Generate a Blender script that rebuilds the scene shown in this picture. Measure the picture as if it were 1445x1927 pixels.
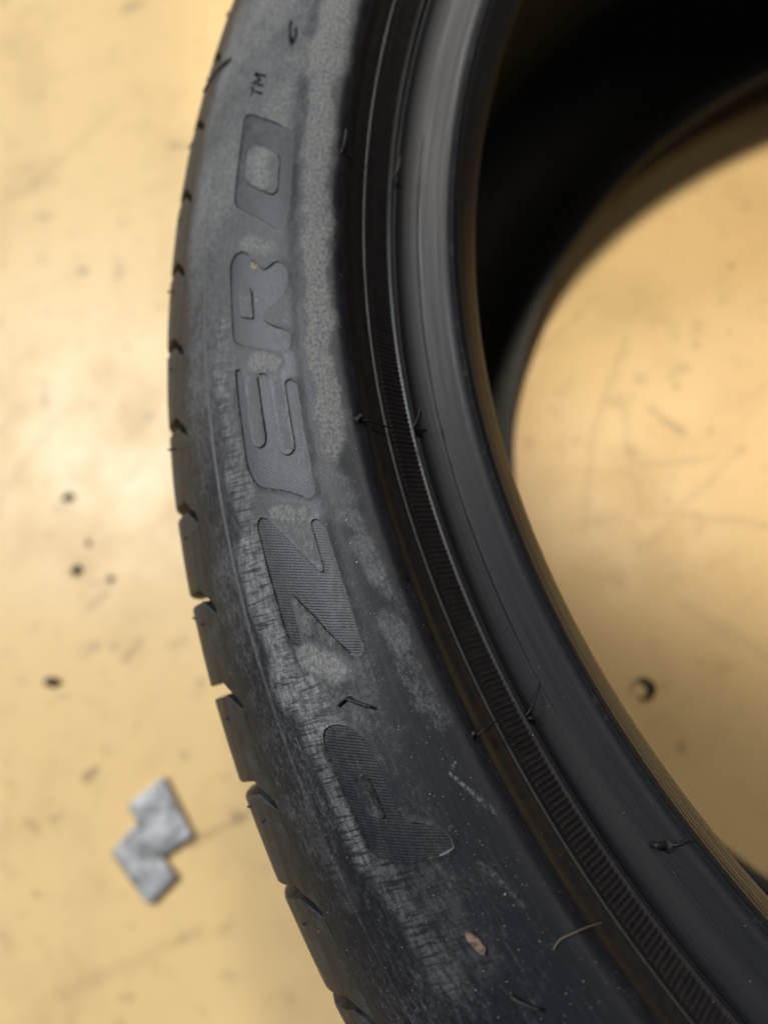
import bpy, math, random
import numpy as np
from mathutils import Matrix, Vector
from mathutils.geometry import delaunay_2d_cdt

for o in list(bpy.data.objects):
    bpy.data.objects.remove(o, do_unlink=True)
SC = bpy.context.scene
COL = SC.collection
PI = math.pi
random.seed(7)
rng = np.random.default_rng(11)

# ------------------------------------------------------------------ camera
def rodrigues(w):
    t = np.linalg.norm(w); k = w / t
    K = np.array([[0, -k[2], k[1]], [k[2], 0, -k[0]], [-k[1], k[0], 0]])
    return np.eye(3) + math.sin(t) * K + (1 - math.cos(t)) * K @ K
CAM = np.array([-.231, -.095, .408])
RM = rodrigues(np.array([.236, .223, -.088]))
cd = bpy.data.cameras.new('camera')
cam = bpy.data.objects.new('camera', cd); COL.objects.link(cam)
M4 = Matrix.Identity(4)
for i in range(3):
    for j in range(3):
        M4[i][j] = RM[i][j]
    M4[i][3] = CAM[i]
cam.matrix_world = M4
cd.sensor_fit = 'VERTICAL'; cd.sensor_height = 36; cd.sensor_width = 36
cd.lens = .6857 * 36
cd.clip_start = .005; cd.clip_end = 100
cd.dof.use_dof = True
cd.dof.focus_distance = .141
cd.dof.aperture_fstop = 7.2
SC.camera = cam

# ------------------------------------------------------------------ light
w = bpy.data.worlds.new('World'); SC.world = w; w.use_nodes = True
bg = w.node_tree.nodes['Background']
bg.inputs[0].default_value = (.72, .82, 1.0, 1); bg.inputs[1].default_value = .045

def area(name, loc, target, sx, sy, power, col):
    l = bpy.data.lights.new(name, 'AREA'); l.shape = 'RECTANGLE'
    l.size = sx; l.size_y = sy; l.energy = power; l.color = col
    o = bpy.data.objects.new(name, l); COL.objects.link(o)
    o.location = loc
    o.rotation_euler = (Vector(target) - Vector(loc)).to_track_quat('-Z', 'Y').to_euler()
    return o
area('ceiling_lamp', (-3.8, 2.1, 5.0), (-.5, -.2, 0), 1.8, .7, 530, (.90, .95, 1.0))
area('ceiling_lamp', (.62, 1.75, 2.6), (.62, 1.75, 0), .22, .9, 42, (1.0, .96, .90))
area('ceiling_lamp', (1.30, .15, 2.6), (-.2, 0, 0), .6, .3, 5, (1.0, .90, .76))
sp = bpy.data.lights.new('cut_beam_lamp', 'SPOT'); sp.energy = 290; sp.color = (1.0, .91, .76)
sp.spot_size = math.radians(27.4); sp.spot_blend = .28; sp.shadow_soft_size = .06  # overhead lamp, beam narrowed so its edge imitates the camera holder's shadow
so = bpy.data.objects.new('cut_beam_lamp', sp); COL.objects.link(so); so.location = (.06, .48, 2.6)
so.rotation_euler = (Vector((.17, .437, 0)) - Vector((.06, .48, 2.6))).to_track_quat('-Z', 'Y').to_euler()
SC.cycles.max_bounces = 5; SC.cycles.diffuse_bounces = 3; SC.cycles.glossy_bounces = 3

SC.view_settings.view_transform = 'Standard'
SC.view_settings.look = 'None'
SC.view_settings.exposure = 0
SC.view_settings.gamma = 1
SC.view_settings.use_curve_mapping = False

# ------------------------------------------------------------------ helpers
def mesh_obj(name, verts, faces, mat=None, parent=None, smooth=True, uvs=None, attrs=None):
    me = bpy.data.meshes.new(name)
    me.from_pydata([tuple(map(float, v)) for v in verts], [], [tuple(map(int, f)) for f in faces])
    if uvs is not None:
        lay = me.uv_layers.new(name='UVMap')
        li = np.empty(len(me.loops), dtype=np.int32); me.loops.foreach_get('vertex_index', li)
        lay.data.foreach_set('uv', np.asarray(uvs, dtype=np.float32)[li].ravel())
    for k, v in (attrs or {}).items():
        a = me.attributes.new(k, 'FLOAT', 'POINT'); a.data.foreach_set('value', np.asarray(v, dtype=np.float32))
    if smooth:
        me.polygons.foreach_set('use_smooth', np.ones(len(me.polygons), dtype=bool))
    if mat: me.materials.append(mat)
    me.update()
    o = bpy.data.objects.new(name, me); COL.objects.link(o)
    if parent: o.parent = parent
    return o

def empty(name, loc=(0, 0, 0)):
    o = bpy.data.objects.new(name, None); COL.objects.link(o); o.location = loc
    o.empty_display_size = .02
    return o

def tag(o, label, cat, group=None):
    o['label'] = label; o['category'] = cat
    if group: o['group'] = group
    return o

def catmull(pts, n=24):
    pts = np.asarray(pts, float); out = []
    for i in range(len(pts) - 1):
        p0 = pts[max(i - 1, 0)]; p1 = pts[i]; p2 = pts[i + 1]; p3 = pts[min(i + 2, len(pts) - 1)]
        for k in range(n):
            t = k / n
            out.append(.5 * (2 * p1 + (p2 - p0) * t + (2 * p0 - 5 * p1 + 4 * p2 - p3) * t * t + (3 * p1 - p0 - 3 * p2 + p3) * t ** 3))
    out.append(pts[-1])
    return np.array(out)

def closed_smooth(pts, step=.4):
    pts = np.asarray(pts, float); n = len(pts); out = []
    for i in range(n):
        p0, p1, p2, p3 = pts[i - 1], pts[i], pts[(i + 1) % n], pts[(i + 2) % n]
        m = max(1, int(round(np.linalg.norm(p2 - p1) / step)))
        for k in range(m):
            t = k / m; h = .7
            m1 = h * .5 * (p2 - p0); m2 = h * .5 * (p3 - p1)
            d = np.linalg.norm(p2 - p1)
            for mm in (m1, m2):
                l = np.linalg.norm(mm)
                if l > d: mm *= d / l
            out.append((2 * t ** 3 - 3 * t * t + 1) * p1 + (t ** 3 - 2 * t * t + t) * m1 + (-2 * t ** 3 + 3 * t * t) * p2 + (t ** 3 - t * t) * m2)
    return np.array(out)

def inside(poly, P):
    x, y = P[:, 0], P[:, 1]; c = np.zeros(len(P), bool); n = len(poly); j = n - 1
    for i in range(n):
        xi, yi = poly[i]; xj, yj = poly[j]
        if yi != yj:
            c ^= ((yi > y) != (yj > y)) & (x < (xj - xi) * (y - yi) / (yj - yi) + xi)
        j = i
    return c

# ------------------------------------------------------------------ node helpers
class NT:
    def __init__(s, name):
        s.m = bpy.data.materials.new(name); s.m.use_nodes = True
        s.t = s.m.node_tree; s.t.nodes.clear()
        s.out = s.t.nodes.new('ShaderNodeOutputMaterial')
        s.b = s.t.nodes.new('ShaderNodeBsdfPrincipled')
        s.t.links.new(s.b.outputs[0], s.out.inputs[0])
    def put(s, sock, v):
        if isinstance(v, bpy.types.NodeSocket): s.t.links.new(v, sock)
        elif v is not None: sock.default_value = v
    def math(s, op, a, b=None, c=None, clamp=False):
        n = s.t.nodes.new('ShaderNodeMath'); n.operation = op; n.use_clamp = clamp
        for i, v in enumerate((a, b, c)): s.put(n.inputs[i], v)
        return n.outputs[0]
    def vmath(s, op, a, b=None):
        n = s.t.nodes.new('ShaderNodeVectorMath'); n.operation = op
        s.put(n.inputs[0], a); s.put(n.inputs[1], b)
        return n.outputs[1] if op in ('LENGTH', 'DISTANCE', 'DOT_PRODUCT') else n.outputs[0]
    def noise(s, vec, scale, detail=4, rough=.55, dist=0.0):
        n = s.t.nodes.new('ShaderNodeTexNoise'); s.put(n.inputs['Vector'], vec)
        n.inputs['Scale'].default_value = scale; n.inputs['Detail'].default_value = detail
        n.inputs['Roughness'].default_value = rough; n.inputs['Distortion'].default_value = dist
        return n.outputs[0]
    def voronoi(s, vec, scale, rnd=1.0):
        n = s.t.nodes.new('ShaderNodeTexVoronoi'); s.put(n.inputs['Vector'], vec)
        n.inputs['Scale'].default_value = scale; n.inputs['Randomness'].default_value = rnd
        return n.outputs['Distance'], n.outputs['Color']
    def ramp(s, v, a, b, lo=0.0, hi=1.0, smooth=True):
        n = s.t.nodes.new('ShaderNodeMapRange'); n.interpolation_type = 'SMOOTHSTEP' if smooth else 'LINEAR'
        n.clamp = True
        for i, x in enumerate((v, a, b, lo, hi)): s.put(n.inputs[i], x)
        return n.outputs[0]
    def mix(s, f, a, b):
        n = s.t.nodes.new('ShaderNodeMix'); n.data_type = 'RGBA'
        s.put(n.inputs[0], f)
        s.put(n.inputs[6], a); s.put(n.inputs[7], b)
        return n.outputs[2]
    def comb(s, x, y, z=0.0):
        n = s.t.nodes.new('ShaderNodeCombineXYZ')
        for i, v in enumerate((x, y, z)): s.put(n.inputs[i], v)
        return n.outputs[0]
    def sep(s, v):
        n = s.t.nodes.new('ShaderNodeSeparateXYZ'); s.put(n.inputs[0], v); return n.outputs
    def uv(s):
        n = s.t.nodes.new('ShaderNodeUVMap'); n.uv_map = 'UVMap'; return n.outputs[0]
    def attr(s, name):
        n = s.t.nodes.new('ShaderNodeAttribute'); n.attribute_name = name; return n.outputs['Fac']
    def pos(s):
        return s.t.nodes.new('ShaderNodeNewGeometry').outputs['Position']
    def bump(s, h, strength, dist, prev=None):
        n = s.t.nodes.new('ShaderNodeBump'); n.inputs['Strength'].default_value = strength
        n.inputs['Distance'].default_value = dist; s.put(n.inputs['Height'], h)
        if prev is not None: s.put(n.inputs['Normal'], prev)
        return n.outputs[0]
    def seg(s, P, a, b, wid, soft):
        """mask of a soft straight mark from a to b in the plane of P"""
        a = Vector((a[0], a[1], 0)); b = Vector((b[0], b[1], 0)); d = b - a; L2 = max(d.dot(d), 1e-9)
        pa = s.vmath('SUBTRACT', P, a)
        t = s.math('DIVIDE', s.vmath('DOT_PRODUCT', pa, d), L2, clamp=True)
        n = s.t.nodes.new('ShaderNodeVectorMath'); n.operation = 'SCALE'
        n.inputs[0].default_value = d; s.put(n.inputs['Scale'], t)
        dist = s.vmath('DISTANCE', pa, n.outputs[0])
        return s.ramp(dist, wid, wid + soft, 1.0, 0.0)
    def set(s, col=None, rough=None, normal=None, spec=None, metal=None):  # principled inputs
        for k, v in (('Base Color', col), ('Roughness', rough), ('Normal', normal), ('Specular IOR Level', spec), ('Metallic', metal)):
            if v is not None: s.put(s.b.inputs[k], v)
        return s.m

RUB_A = (.0035, .0041, .0064, 1); RUB_B = (.0088, .0096, .0130, 1)
DUST_A = (.185, .188, .194, 1); DUST_B = (.255, .246, .220, 1)

def mat_sidewall(name, hatch=False):
    t = NT(name); uv = t.uv(); U, V, _ = t.sep(uv)
    n_big = t.noise(uv, .13, 2)
    n_mid = t.noise(t.comb(t.math('MULTIPLY', U, .42), V), .75, 6, .70)
    n_fin = t.noise(t.comb(t.math('MULTIPLY', U, .75), V), 1.35, 5, .78)
    st_co = t.comb(t.math('ADD', U, t.math('MULTIPLY', V, -.16)), t.math('MULTIPLY', V, .085))
    n_str = t.noise(st_co, 1.5, 3, .62, .2)
    circ = t.noise(t.comb(t.math('MULTIPLY', U, .03), V), 2.4, 3, .6)
    d = t.attr('dust_and_light'); sa = t.attr('striae')
    fr = t.math('ADD', t.math('ADD', t.math('MULTIPLY', n_mid, .58), t.math('MULTIPLY', n_fin, .50)), t.math('MULTIPLY', t.math('SUBTRACT', n_big, .66), .25))
    lift = t.math('MULTIPLY', t.math('SUBTRACT', d, .42), .52)
    m1 = t.math('MULTIPLY', t.ramp(t.math('ADD', fr, lift), .34, .72), t.math('MULTIPLY', t.ramp(d, 0.0, 1.0, .20, .95, False), t.ramp(n_fin, .34, .62, .35, 1.0)))
    stn = t.ramp(n_str, .36, .54, .12, 1.0)
    m2 = t.math('MULTIPLY', sa, t.math('MULTIPLY', stn, t.ramp(t.math('ADD', t.math('MULTIPLY', n_mid, .6), t.math('MULTIPLY', n_fin, .4)), .38, .60, .12, .95)))
    dark = t.math('MULTIPLY', t.ramp(n_str, .36, .45, 1, 0), sa)
    mask = t.math('MAXIMUM', t.math('MULTIPLY', m1, t.math('SUBTRACT', 1.0, t.math('MULTIPLY', dark, .5))), m2)
    mask = t.math('ADD', mask, t.math('MULTIPLY', t.ramp(circ, .52, .75), .06), clamp=True)
    vd, vc = t.voronoi(uv, 1.25)
    grain = t.math('MULTIPLY', t.ramp(vd, .08, .16, 1, 0), t.ramp(t.sep(vc)[0], .72, .95))
    mask2 = t.math('MAXIMUM', mask, t.math('MULTIPLY', grain, .6))
    if hatch:
        ph = t.math('MULTIPLY', t.math('ADD', U, t.math('MULTIPLY', V, t.attr('slope'))), 2 * PI / .66)
        sn = t.math('SINE', ph)
        hz = t.math('MULTIPLY', t.ramp(sn, -.1, .8), t.ramp(n_mid, .36, .60, .10, 1.0))
        mask2 = t.math('MAXIMUM', t.math('MULTIPLY', mask2, .88), t.math('MULTIPLY', hz, t.math('ADD', t.math('MULTIPLY', t.attr('edge'), .72), .04)))
    else:
        for a, b, wd, so, k in (((-123.5, 6.6), (-124.9, 8.2), .12, .35, .8), ((-125.1, 8.2), (-129.2, 6.6), .10, .35, .7), ((-129.2, 6.6), (-135.4, 4.3), .15, .5, .5),
                                ((-142, 11), (-152, 8), .2, .8, .25), ((-96.5, 14.0), (-102.0, 14.2), .08, .3, .4)):
            sg = t.math('MULTIPLY', t.math('MULTIPLY', t.seg(uv, a, b, wd * .6, so * 1.3), t.ramp(n_fin, .42, .58, 0, k)), t.ramp(n_mid, .40, .55))
            mask2 = t.math('MAXIMUM', mask2, sg)
    base = t.mix(n_mid, RUB_A, RUB_B)
    dcol = t.mix(t.math('ADD', t.ramp(d, .35, 1.0, .15, .70), t.math('MULTIPLY', t.math('SUBTRACT', n_big, .5), .5)), DUST_A, DUST_B)
    col = t.mix(mask2, base, dcol)
    rough = t.ramp(mask2, 0, .6, .44, .86)
    hgt = t.math('ADD', t.math('MULTIPLY', n_fin, t.math('ADD', t.math('MULTIPLY', d, .62), .08)), t.math('MULTIPLY', t.math('MULTIPLY', n_str, sa), .75))
    if hatch: hgt = t.math('ADD', t.math('MULTIPLY', n_fin, .3), t.math('MULTIPLY', sn, .035))
    return t.set(col, rough, t.bump(hgt, .9, .00026), t.ramp(mask2, 0, .5, .38, .22))

def mat_bead():
    t = NT('bead_rubber'); uv = t.uv(); U, V, _ = t.sep(uv)
    streak = t.noise(t.comb(t.math('MULTIPLY', U, .012), V), 1.3, 5, .65)
    n = t.noise(uv, .35, 5, .6); nf = t.noise(uv, 3.0, 3)
    brown = t.math('MULTIPLY', t.math('MULTIPLY', t.ramp(V, -16, -14.5), t.ramp(V, -1.0, .4, 1, 0)), .9)
    base = t.mix(streak, (.0050, .0057, .0084, 1), (.0130, .0138, .0172, 1))
    base = t.mix(t.math('MULTIPLY', brown, t.ramp(n, .35, .7, .35, 1)), base, (.0230, .0182, .0156, 1))
    vd, vc = t.voronoi(uv, .75)
    grain = t.math('MULTIPLY', t.ramp(vd, .05, .10, 1, 0), t.ramp(t.sep(vc)[0], .90, .92))
    scuff = t.math('MULTIPLY', t.math('MULTIPLY', t.ramp(V, -33.6, -32.2, 0, 1), t.ramp(V, -32.2, -31.0, 1, 0)), t.ramp(t.noise(uv, .2, 4, .7), .52, .75, 0, .16))
    col = t.mix(t.math('MAXIMUM', t.math('MULTIPLY', grain, .7), scuff), base, DUST_B)
    rough = t.math('ADD', t.ramp(streak, .3, .7, .33, .46), t.ramp(V, -36, -33, .10, 0))
    h = t.math('ADD', t.math('MULTIPLY', streak, t.ramp(V, -36, -33, .15, .7)), t.math('MULTIPLY', nf, .25))
    return t.set(col, rough, t.bump(h, .35, .00015), .34)

def mat_rubber(name, a, b, r0=.45, r1=.65, scale=120, dusty=0.0):
    t = NT(name); p = t.pos()
    n = t.noise(p, scale, 5, .6); nf = t.noise(p, scale * 14, 4, .6)
    vd, vc = t.voronoi(p, 700)
    g = t.math('MULTIPLY', t.ramp(vd, .08, .16, 1, 0), t.ramp(t.sep(vc)[0], .9, .92))
    col = t.mix(t.math('MULTIPLY', g, .6), t.mix(t.ramp(n, .3, .7), a, b), DUST_B)
    if dusty: col = t.mix(t.math('MULTIPLY', t.ramp(t.math('ADD', t.math('MULTIPLY', n, .5), t.math('MULTIPLY', nf, .5)), .47, .66), dusty), col, DUST_A)
    return t.set(col, t.ramp(n, .3, .7, r0, r1), t.bump(nf, .6, .0003), .30)

M_SIDE = mat_sidewall('sidewall_rubber'); M_LET = mat_sidewall('letter_rubber', True)
M_BEAD = mat_bead()
M_BLOCK = mat_rubber('tread_rubber', (.0075, .0078, .0090, 1), (.017, .017, .0175, 1), .44, .62, 170, .12)
M_DARK = mat_rubber('carcass_rubber', (.011, .011, .011, 1), (.020, .019, .018, 1), .55, .75, 60)
def mat_liner():
    t = NT('liner_rubber'); uv = t.uv(); U, V, _ = t.sep(uv)
    n = t.noise(t.comb(t.math('ADD', U, t.math('MULTIPLY', V, .35)), t.math('MULTIPLY', V, .05)), .28, 3, .6)
    return t.set(t.mix(n, (.020, .020, .020, 1), (.060, .057, .054, 1)), .72, t.bump(n, .7, .0012), .35)
M_LINER = mat_liner()
M_HAIR = mat_rubber('spew_rubber', (.008, .008, .009, 1), (.014, .014, .015, 1), .4, .55)

# ------------------------------------------------------------------ floor
def mat_floor():
    t = NT('yellow_floor_coating'); p = t.pos()
    nb = t.noise(p, 3.0, 2); n1 = t.noise(p, 14, 4, .6); n2 = t.noise(p, 60, 4, .6); n3 = t.noise(p, 420, 1)
    col = t.mix(t.ramp(nb, .3, .7), (.66, .455, .210, 1), (.71, .505, .248, 1))
    col = t.mix(t.ramp(n1, .46, .74, 0, .55), col, (.50, .335, .15, 1))
    col = t.mix(t.ramp(n2, .54, .78, 0, .50), col, (.34, .24, .125, 1))
    sp = t.math('MULTIPLY', t.ramp(t.noise(p, 34, 2), .66, .74), t.ramp(n3, .35, .6))
    col = t.mix(t.math('MULTIPLY', sp, .55), col, (.17, .13, .08, 1))
    X_, Y_, _z = t.sep(p)
    for ca, sa_, sc_, k_ in ((.8, .6, 1.0, .30), (.5, -.87, 1.0, .24)):
        al = t.math('ADD', t.math('MULTIPLY', X_, ca), t.math('MULTIPLY', Y_, sa_)); ac = t.math('ADD', t.math('MULTIPLY', X_, -sa_), t.math('MULTIPLY', Y_, ca))
        ln = t.noise(t.comb(t.math('MULTIPLY', al, 7), t.math('MULTIPLY', ac, 150)), 1.0, 2, .5, .15)
        col = t.mix(t.math('MULTIPLY', t.ramp(ln, .66, .76, 0, k_), t.ramp(n1, .45, .6)), col, (.30, .21, .11, 1))
    vd_, vc_ = t.voronoi(p, 70)
    col = t.mix(t.math('MULTIPLY', t.ramp(vd_, .05, .14, .6, 0), t.ramp(t.sep(vc_)[0], .70, .95)), col, (.13, .10, .07, 1))
    # rubber scuffs and old stains: (from, to, half width, softness, strength)
    marks = [((-.5672, .133), (-.5663, .118), .0016, .003, .35), ((-.5224, -.0333), (-.5109, -.0238), .0012, .0025, .38),
             ((-.4939, -.0678), (-.4848, -.0585), .0012, .003, .36), ((-.5205, -.138), (-.5130, -.1325), .0012, .0018, .62),
             ((-.4487, -.178), (-.4083, -.1585), .0008, .002, .28), ((-.5296, -.257), (-.4418, -.2228), .001, .004, .16),
             ((-.1654, .1003), (-.1907, .0465), .0008, .002, .20), ((-.1907, .0465), (-.2061, -.016), .0008, .002, .20),
             ((-.1734, .0639), (-.1744, -.007), .0007, .002, .17), ((-.1744, -.007), (-.110, -.022), .0007, .002, .22),
             ((-.1588, .0516), (-.1451, .0365), .0009, .002, .40), ((-.1778, -.0311), (-.1158, .0204), .0007, .002, .20),
             ((-.17, .02), (-.13, .018), .0007, .002, .22), ((-.1284, .0885), (-.1280, .0880), .0008, .0016, .5),
             ((-.1632, .0724), (-.1620, .0715), .0012, .003, .35), ((-.5073, -.0153), (-.5070, -.0150), .0016, .002, .62),
             ((-.5252, .011), (-.525, .0112), .0012, .002, .55), ((-.5173, -.0588), (-.517, -.0585), .0016, .0025, .42),
             ((-.5045, -.0588), (-.5042, -.0585), .0012, .0025, .32), ((-.5408, .2214), (-.539, .2218), .0015, .002, .65),
             ((-.4674, .3135), (-.460, .3115), .0015, .003, .42), ((-.5103, .4599), (-.500, .4590), .002, .004, .4),
             ((-.1712, -.1343), (-.1712, -.1335), .0012, .002, .42), ((-.5329, -.0064), (-.5310, -.0050), .004, .006, .22),
             ((-.5426, .0454), (-.5476, .0400), .002, .006, .18), ((-.56, -.165), (-.555, -.168), .0012, .002, .4), ((-.553, -.205), (-.552, -.205), .0012, .002, .4),
             ((-.60, .30), (-.52, .36), .001, .004, .16), ((-.62, .02), (-.56, .10), .001, .004, .12), ((-.16, -.06), (-.12, -.095), .0008, .003, .15)]
    flat = t.comb(*t.sep(p)[:2])
    wob = t.vmath('ADD', flat, t.vmath('MULTIPLY', t.vmath('SUBTRACT', t.t.nodes.new('ShaderNodeTexNoise').outputs[1], (.5, .5, .5)), (.010, .010, 0)))
    tn = [n for n in t.t.nodes if n.type == 'TEX_NOISE'][-1]; t.put(tn.inputs['Vector'], p); tn.inputs['Scale'].default_value = 70
    mk = None
    for a, b, wd, so, k in marks:
        s = t.math('MULTIPLY', t.seg(wob, a, b, wd * .9, so * 1.5), k * .8)
        mk = s if mk is None else t.math('MAXIMUM', mk, s)
    col = t.mix(t.math('MULTIPLY', mk, t.ramp(n2, .25, .6, .55, 1)), col, (.055, .045, .035, 1))
    rough = t.ramp(n1, .3, .7, .30, .42)
    return t.set(col, rough, t.bump(t.noise(p, 26, 2), .14, .003), .15)
fl = mesh_obj('floor', [(-6, -6, 0), (6, -6, 0), (6, 6, 0), (-6, 6, 0)], [(0, 1, 2, 3)], mat_floor(), smooth=False)
fl['kind'] = 'structure'

# ------------------------------------------------------------------ tyre: section
PROF = [(.2680, .2670), (.2705, .2690), (.2760, .2700), (.2830, .2700), (.2910, .2684), (.2990, .2657), (.3070, .2618), (.3135, .2577), (.3187, .2535), (.3230, .2492), (.3263, .2446), (.3287, .2390), (.3306, .2320), (.3325, .2200), (.3350, .2000), (.3372, .1700), (.3378, .1350)]
PC = catmull(PROF); PS = np.concatenate([[0], np.cumsum(np.hypot(*np.diff(PC, axis=0).T))]) * 1000
PT = np.gradient(PC, axis=0); PT /= np.linalg.norm(PT, axis=1)[:, None]
INN = [(.2680, .2670), (.2672, .2660), (.2648, .2618), (.2640, .2604), (.2597, .2552), (.2586, .2530), (.2570, .2516), (.2530, .2500), (.2490, .2492), (.2462, .2487), (.2444, .2478), (.2430, .2462), (.2418, .2435), (.2402, .2385), (.2396, .2360)]
IC = catmull(INN); IS = -np.concatenate([[0], np.cumsum(np.hypot(*np.diff(IC, axis=0).T))]) * 1000
IT = np.gradient(IC, axis=0); IT /= np.linalg.norm(IT, axis=1)[:, None]
RU = 300.0   # U is measured in mm along a circle of 300 mm radius, growing clockwise

def lip_wear(U):
    return .18 * np.exp(-((U + 87) / 6) ** 2) * np.sin(U * 1.1) + .14 * np.exp(-((U + 121) / 3) ** 2) * np.sin(U * 2.3) + .10 * np.sin(U * .31 + 1) + .09 * np.sin(U * .83) * np.sin(U * .11 + 2) + .10 * np.sin(U * 1.9 + .5) * np.sin(U * .17)

def surf(U, V, h=0.0):
    """point of the outer tyre surface: V mm along the section from the rim protector lip (negative: towards the bead), h mm above it"""
    U = np.asarray(U, float); V = np.asarray(V, float) * np.ones_like(U); h = np.asarray(h, float) * np.ones_like(U)
    r = np.where(V >= 0, np.interp(V, PS, PC[:, 0]), np.interp(-V, -IS, IC[:, 0]))
    z = np.where(V >= 0, np.interp(V, PS, PC[:, 1]), np.interp(-V, -IS, IC[:, 1]))
    tr = np.where(V >= 0, np.interp(V, PS, PT[:, 0]), np.interp(-V, -IS, -IT[:, 0]))
    tz = np.where(V >= 0, np.interp(V, PS, PT[:, 1]), np.interp(-V, -IS, -IT[:, 1]))
    # soft change of direction at the lip
    l = np.hypot(tr, tz); nr, nz = -tz / l, tr / l
    lw = lip_wear(U) * np.exp(-(V / .9) ** 2)
    r = r + (nr * h + lw) * 1e-3; z = z + (nz * h - np.abs(lw) * .4) * 1e-3
    th = PI - U / RU
    return np.stack([r * np.cos(th), r * np.sin(th), z], -1)

def normal(U, V):
    a = surf(U, V, 0); b = surf(U, V, 1.0); n = b - a
    return n / np.linalg.norm(n, axis=-1, keepdims=True)

CIRC = 2 * PI * RU
tyre = empty('tyre', (0, 0, 0))
tag(tyre, 'worn black car tyre lying flat on the yellow floor, dusty sidewall upwards', 'tyre')

# ------------------------------------------------------------------ sidewall lettering (outlines in mm on the sidewall)
LET = {
 'P': [(-131.6,30.0),(-128.4,30.0),(-123.9,30.0),(-118.7,30.1),(-114.3,30.2),(-110.1,30.2),(-108.1,29.8),(-106.6,28.8),(-106.2,27.2),(-106.6,25.3),(-107.7,23.4),(-109.1,22.1),(-111.3,20.9),(-114.1,20.2),(-118.7,20.1),(-122.3,20.1),(-126.9,20.2),(-129.3,19.2),(-130.9,16.8),(-132.6,14.8),(-134.1,13.9),(-135.7,13.6),(-137.3,14.1),(-137.4,16.7),(-136.6,20.1),(-135.6,23.4),(-133.8,27.0)],
 'Z': [(-59.3,29.8),(-58.5,28.5),(-59.4,26.8),(-61.9,25.2),(-66.3,22.5),(-71.2,19.9),(-74.1,18.3),(-75.5,17.6),(-75.6,16.9),(-74.0,16.7),(-71.4,16.7),(-68.7,16.7),(-65.5,16.8),(-64.2,16.7),(-63.7,16.0),(-64.0,15.0),(-64.9,14.2),(-66.6,13.7),(-71.0,13.6),(-74.7,13.5),(-78.9,13.5),(-83.1,13.5),(-86.8,13.6),(-90.8,13.8),(-94.7,14.0),(-95.7,14.6),(-95.7,16.0),(-94.7,16.9),(-91.2,18.8),(-88.2,20.3),(-84.1,22.1),(-80.6,24.1),(-78.2,25.3),(-78.0,26.1),(-81.5,26.3),(-84.6,26.5),(-87.8,26.7),(-88.6,27.2),(-88.1,28.4),(-86.1,29.7),(-83.3,30.0),(-79.0,30.0),(-74.4,30.0),(-69.0,30.1),(-64.1,30.1),(-61.2,30.2)],
 'E': [(-21.3,29.7),(-29.1,29.8),(-35.9,29.7),(-42.2,29.7),(-45.2,29.7),(-48.6,28.9),(-51.4,27.4),(-53.3,24.0),(-55.3,20.4),(-57.5,17.5),(-58.7,15.6),(-58.4,14.5),(-57.1,13.9),(-52.6,13.7),(-46.8,13.6),(-41.9,13.6),(-35.9,13.5),(-31.1,13.5),(-29.6,13.9),(-28.6,14.9),(-28.6,16.0),(-29.4,16.5),(-32.7,16.5),(-37.5,16.5),(-41.1,16.5),(-44.5,16.5),(-45.9,16.8),(-46.7,17.7),(-46.7,18.8),(-45.7,19.8),(-44.0,20.1),(-40.5,20.1),(-35.8,20.1),(-31.3,20.2),(-27.6,20.4),(-25.9,20.6),(-24.7,21.6),(-24.5,22.8),(-25.2,23.6),(-28.3,23.5),(-32.9,23.4),(-36.6,23.3),(-40.6,23.3),(-42.1,23.9),(-42.5,25.1),(-41.5,26.4),(-39.7,26.9),(-36.1,27.0),(-30.7,27.0),(-26.5,27.1),(-23.2,27.4),(-21.2,28.3)],
 'R': [(4.2,30.1),(6.7,30.1),(8.7,29.6),(10.0,28.2),(10.0,26.2),(8.7,24.4),(7.0,23.5),(5.3,22.1),(4.3,21.1),(2.9,19.8),(3.1,18.6),(4.0,16.8),(3.6,15.4),(2.0,13.9),(-0.7,13.4),(-3.5,13.6),(-5.1,14.5),(-6.9,16.1),(-7.7,17.5),(-8.5,19.4),(-9.5,20.4),(-11.0,20.1),(-12.5,18.8),(-13.9,16.9),(-15.0,15.3),(-16.5,14.0),(-19.1,13.9),(-21.0,14.8),(-20.6,17.6),(-18.9,21.0),(-17.3,23.8),(-15.7,26.7),(-14.0,29.0),(-12.4,29.8),(-7.0,29.9),(-2.0,30.0)],
 'O': [(50.1,30.2),(51.4,29.5),(50.9,27.5),(48.5,23.7),(45.5,18.9),(42.7,15.4),(40.6,13.6),(37.7,13.1),(33.4,13.0),(27.0,13.0),(22.2,13.0),(16.3,13.3),(12.6,14.2),(12.7,16.0),(15.2,18.6),(18.2,22.0),(21.3,25.9),(23.3,28.5),(26.2,29.8),(30.1,29.9),(36.9,29.9),(42.6,30.0)],
 'TM_bar': [(61.9,29.9),(58.1,29.9),(58.1,29.2),(61.9,29.2)],
}
HOLES = {
 'P': [(-118.2,26.7),(-117.5,25.7),(-117.8,24.1),(-118.9,23.6),(-121.4,23.4),(-126.2,23.6),(-126.5,24.3),(-124.5,26.8),(-122.4,27.0),(-120.0,27.0)],
 'R': [(-0.8,27.1),(-0.8,24.6),(-1.9,23.7),(-5.4,23.5),(-9.2,23.5),(-8.7,24.9),(-7.3,27.0),(-4.0,27.2)],
 'O': [(39.8,26.2),(40.1,24.4),(38.0,20.8),(35.3,17.5),(32.6,16.7),(28.7,16.7),(24.8,16.7),(23.8,17.9),(25.3,20.2),(28.5,24.4),(31.5,26.7),(35.8,27.0),(38.5,26.9)],
}
LET.pop('TM_bar')
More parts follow.
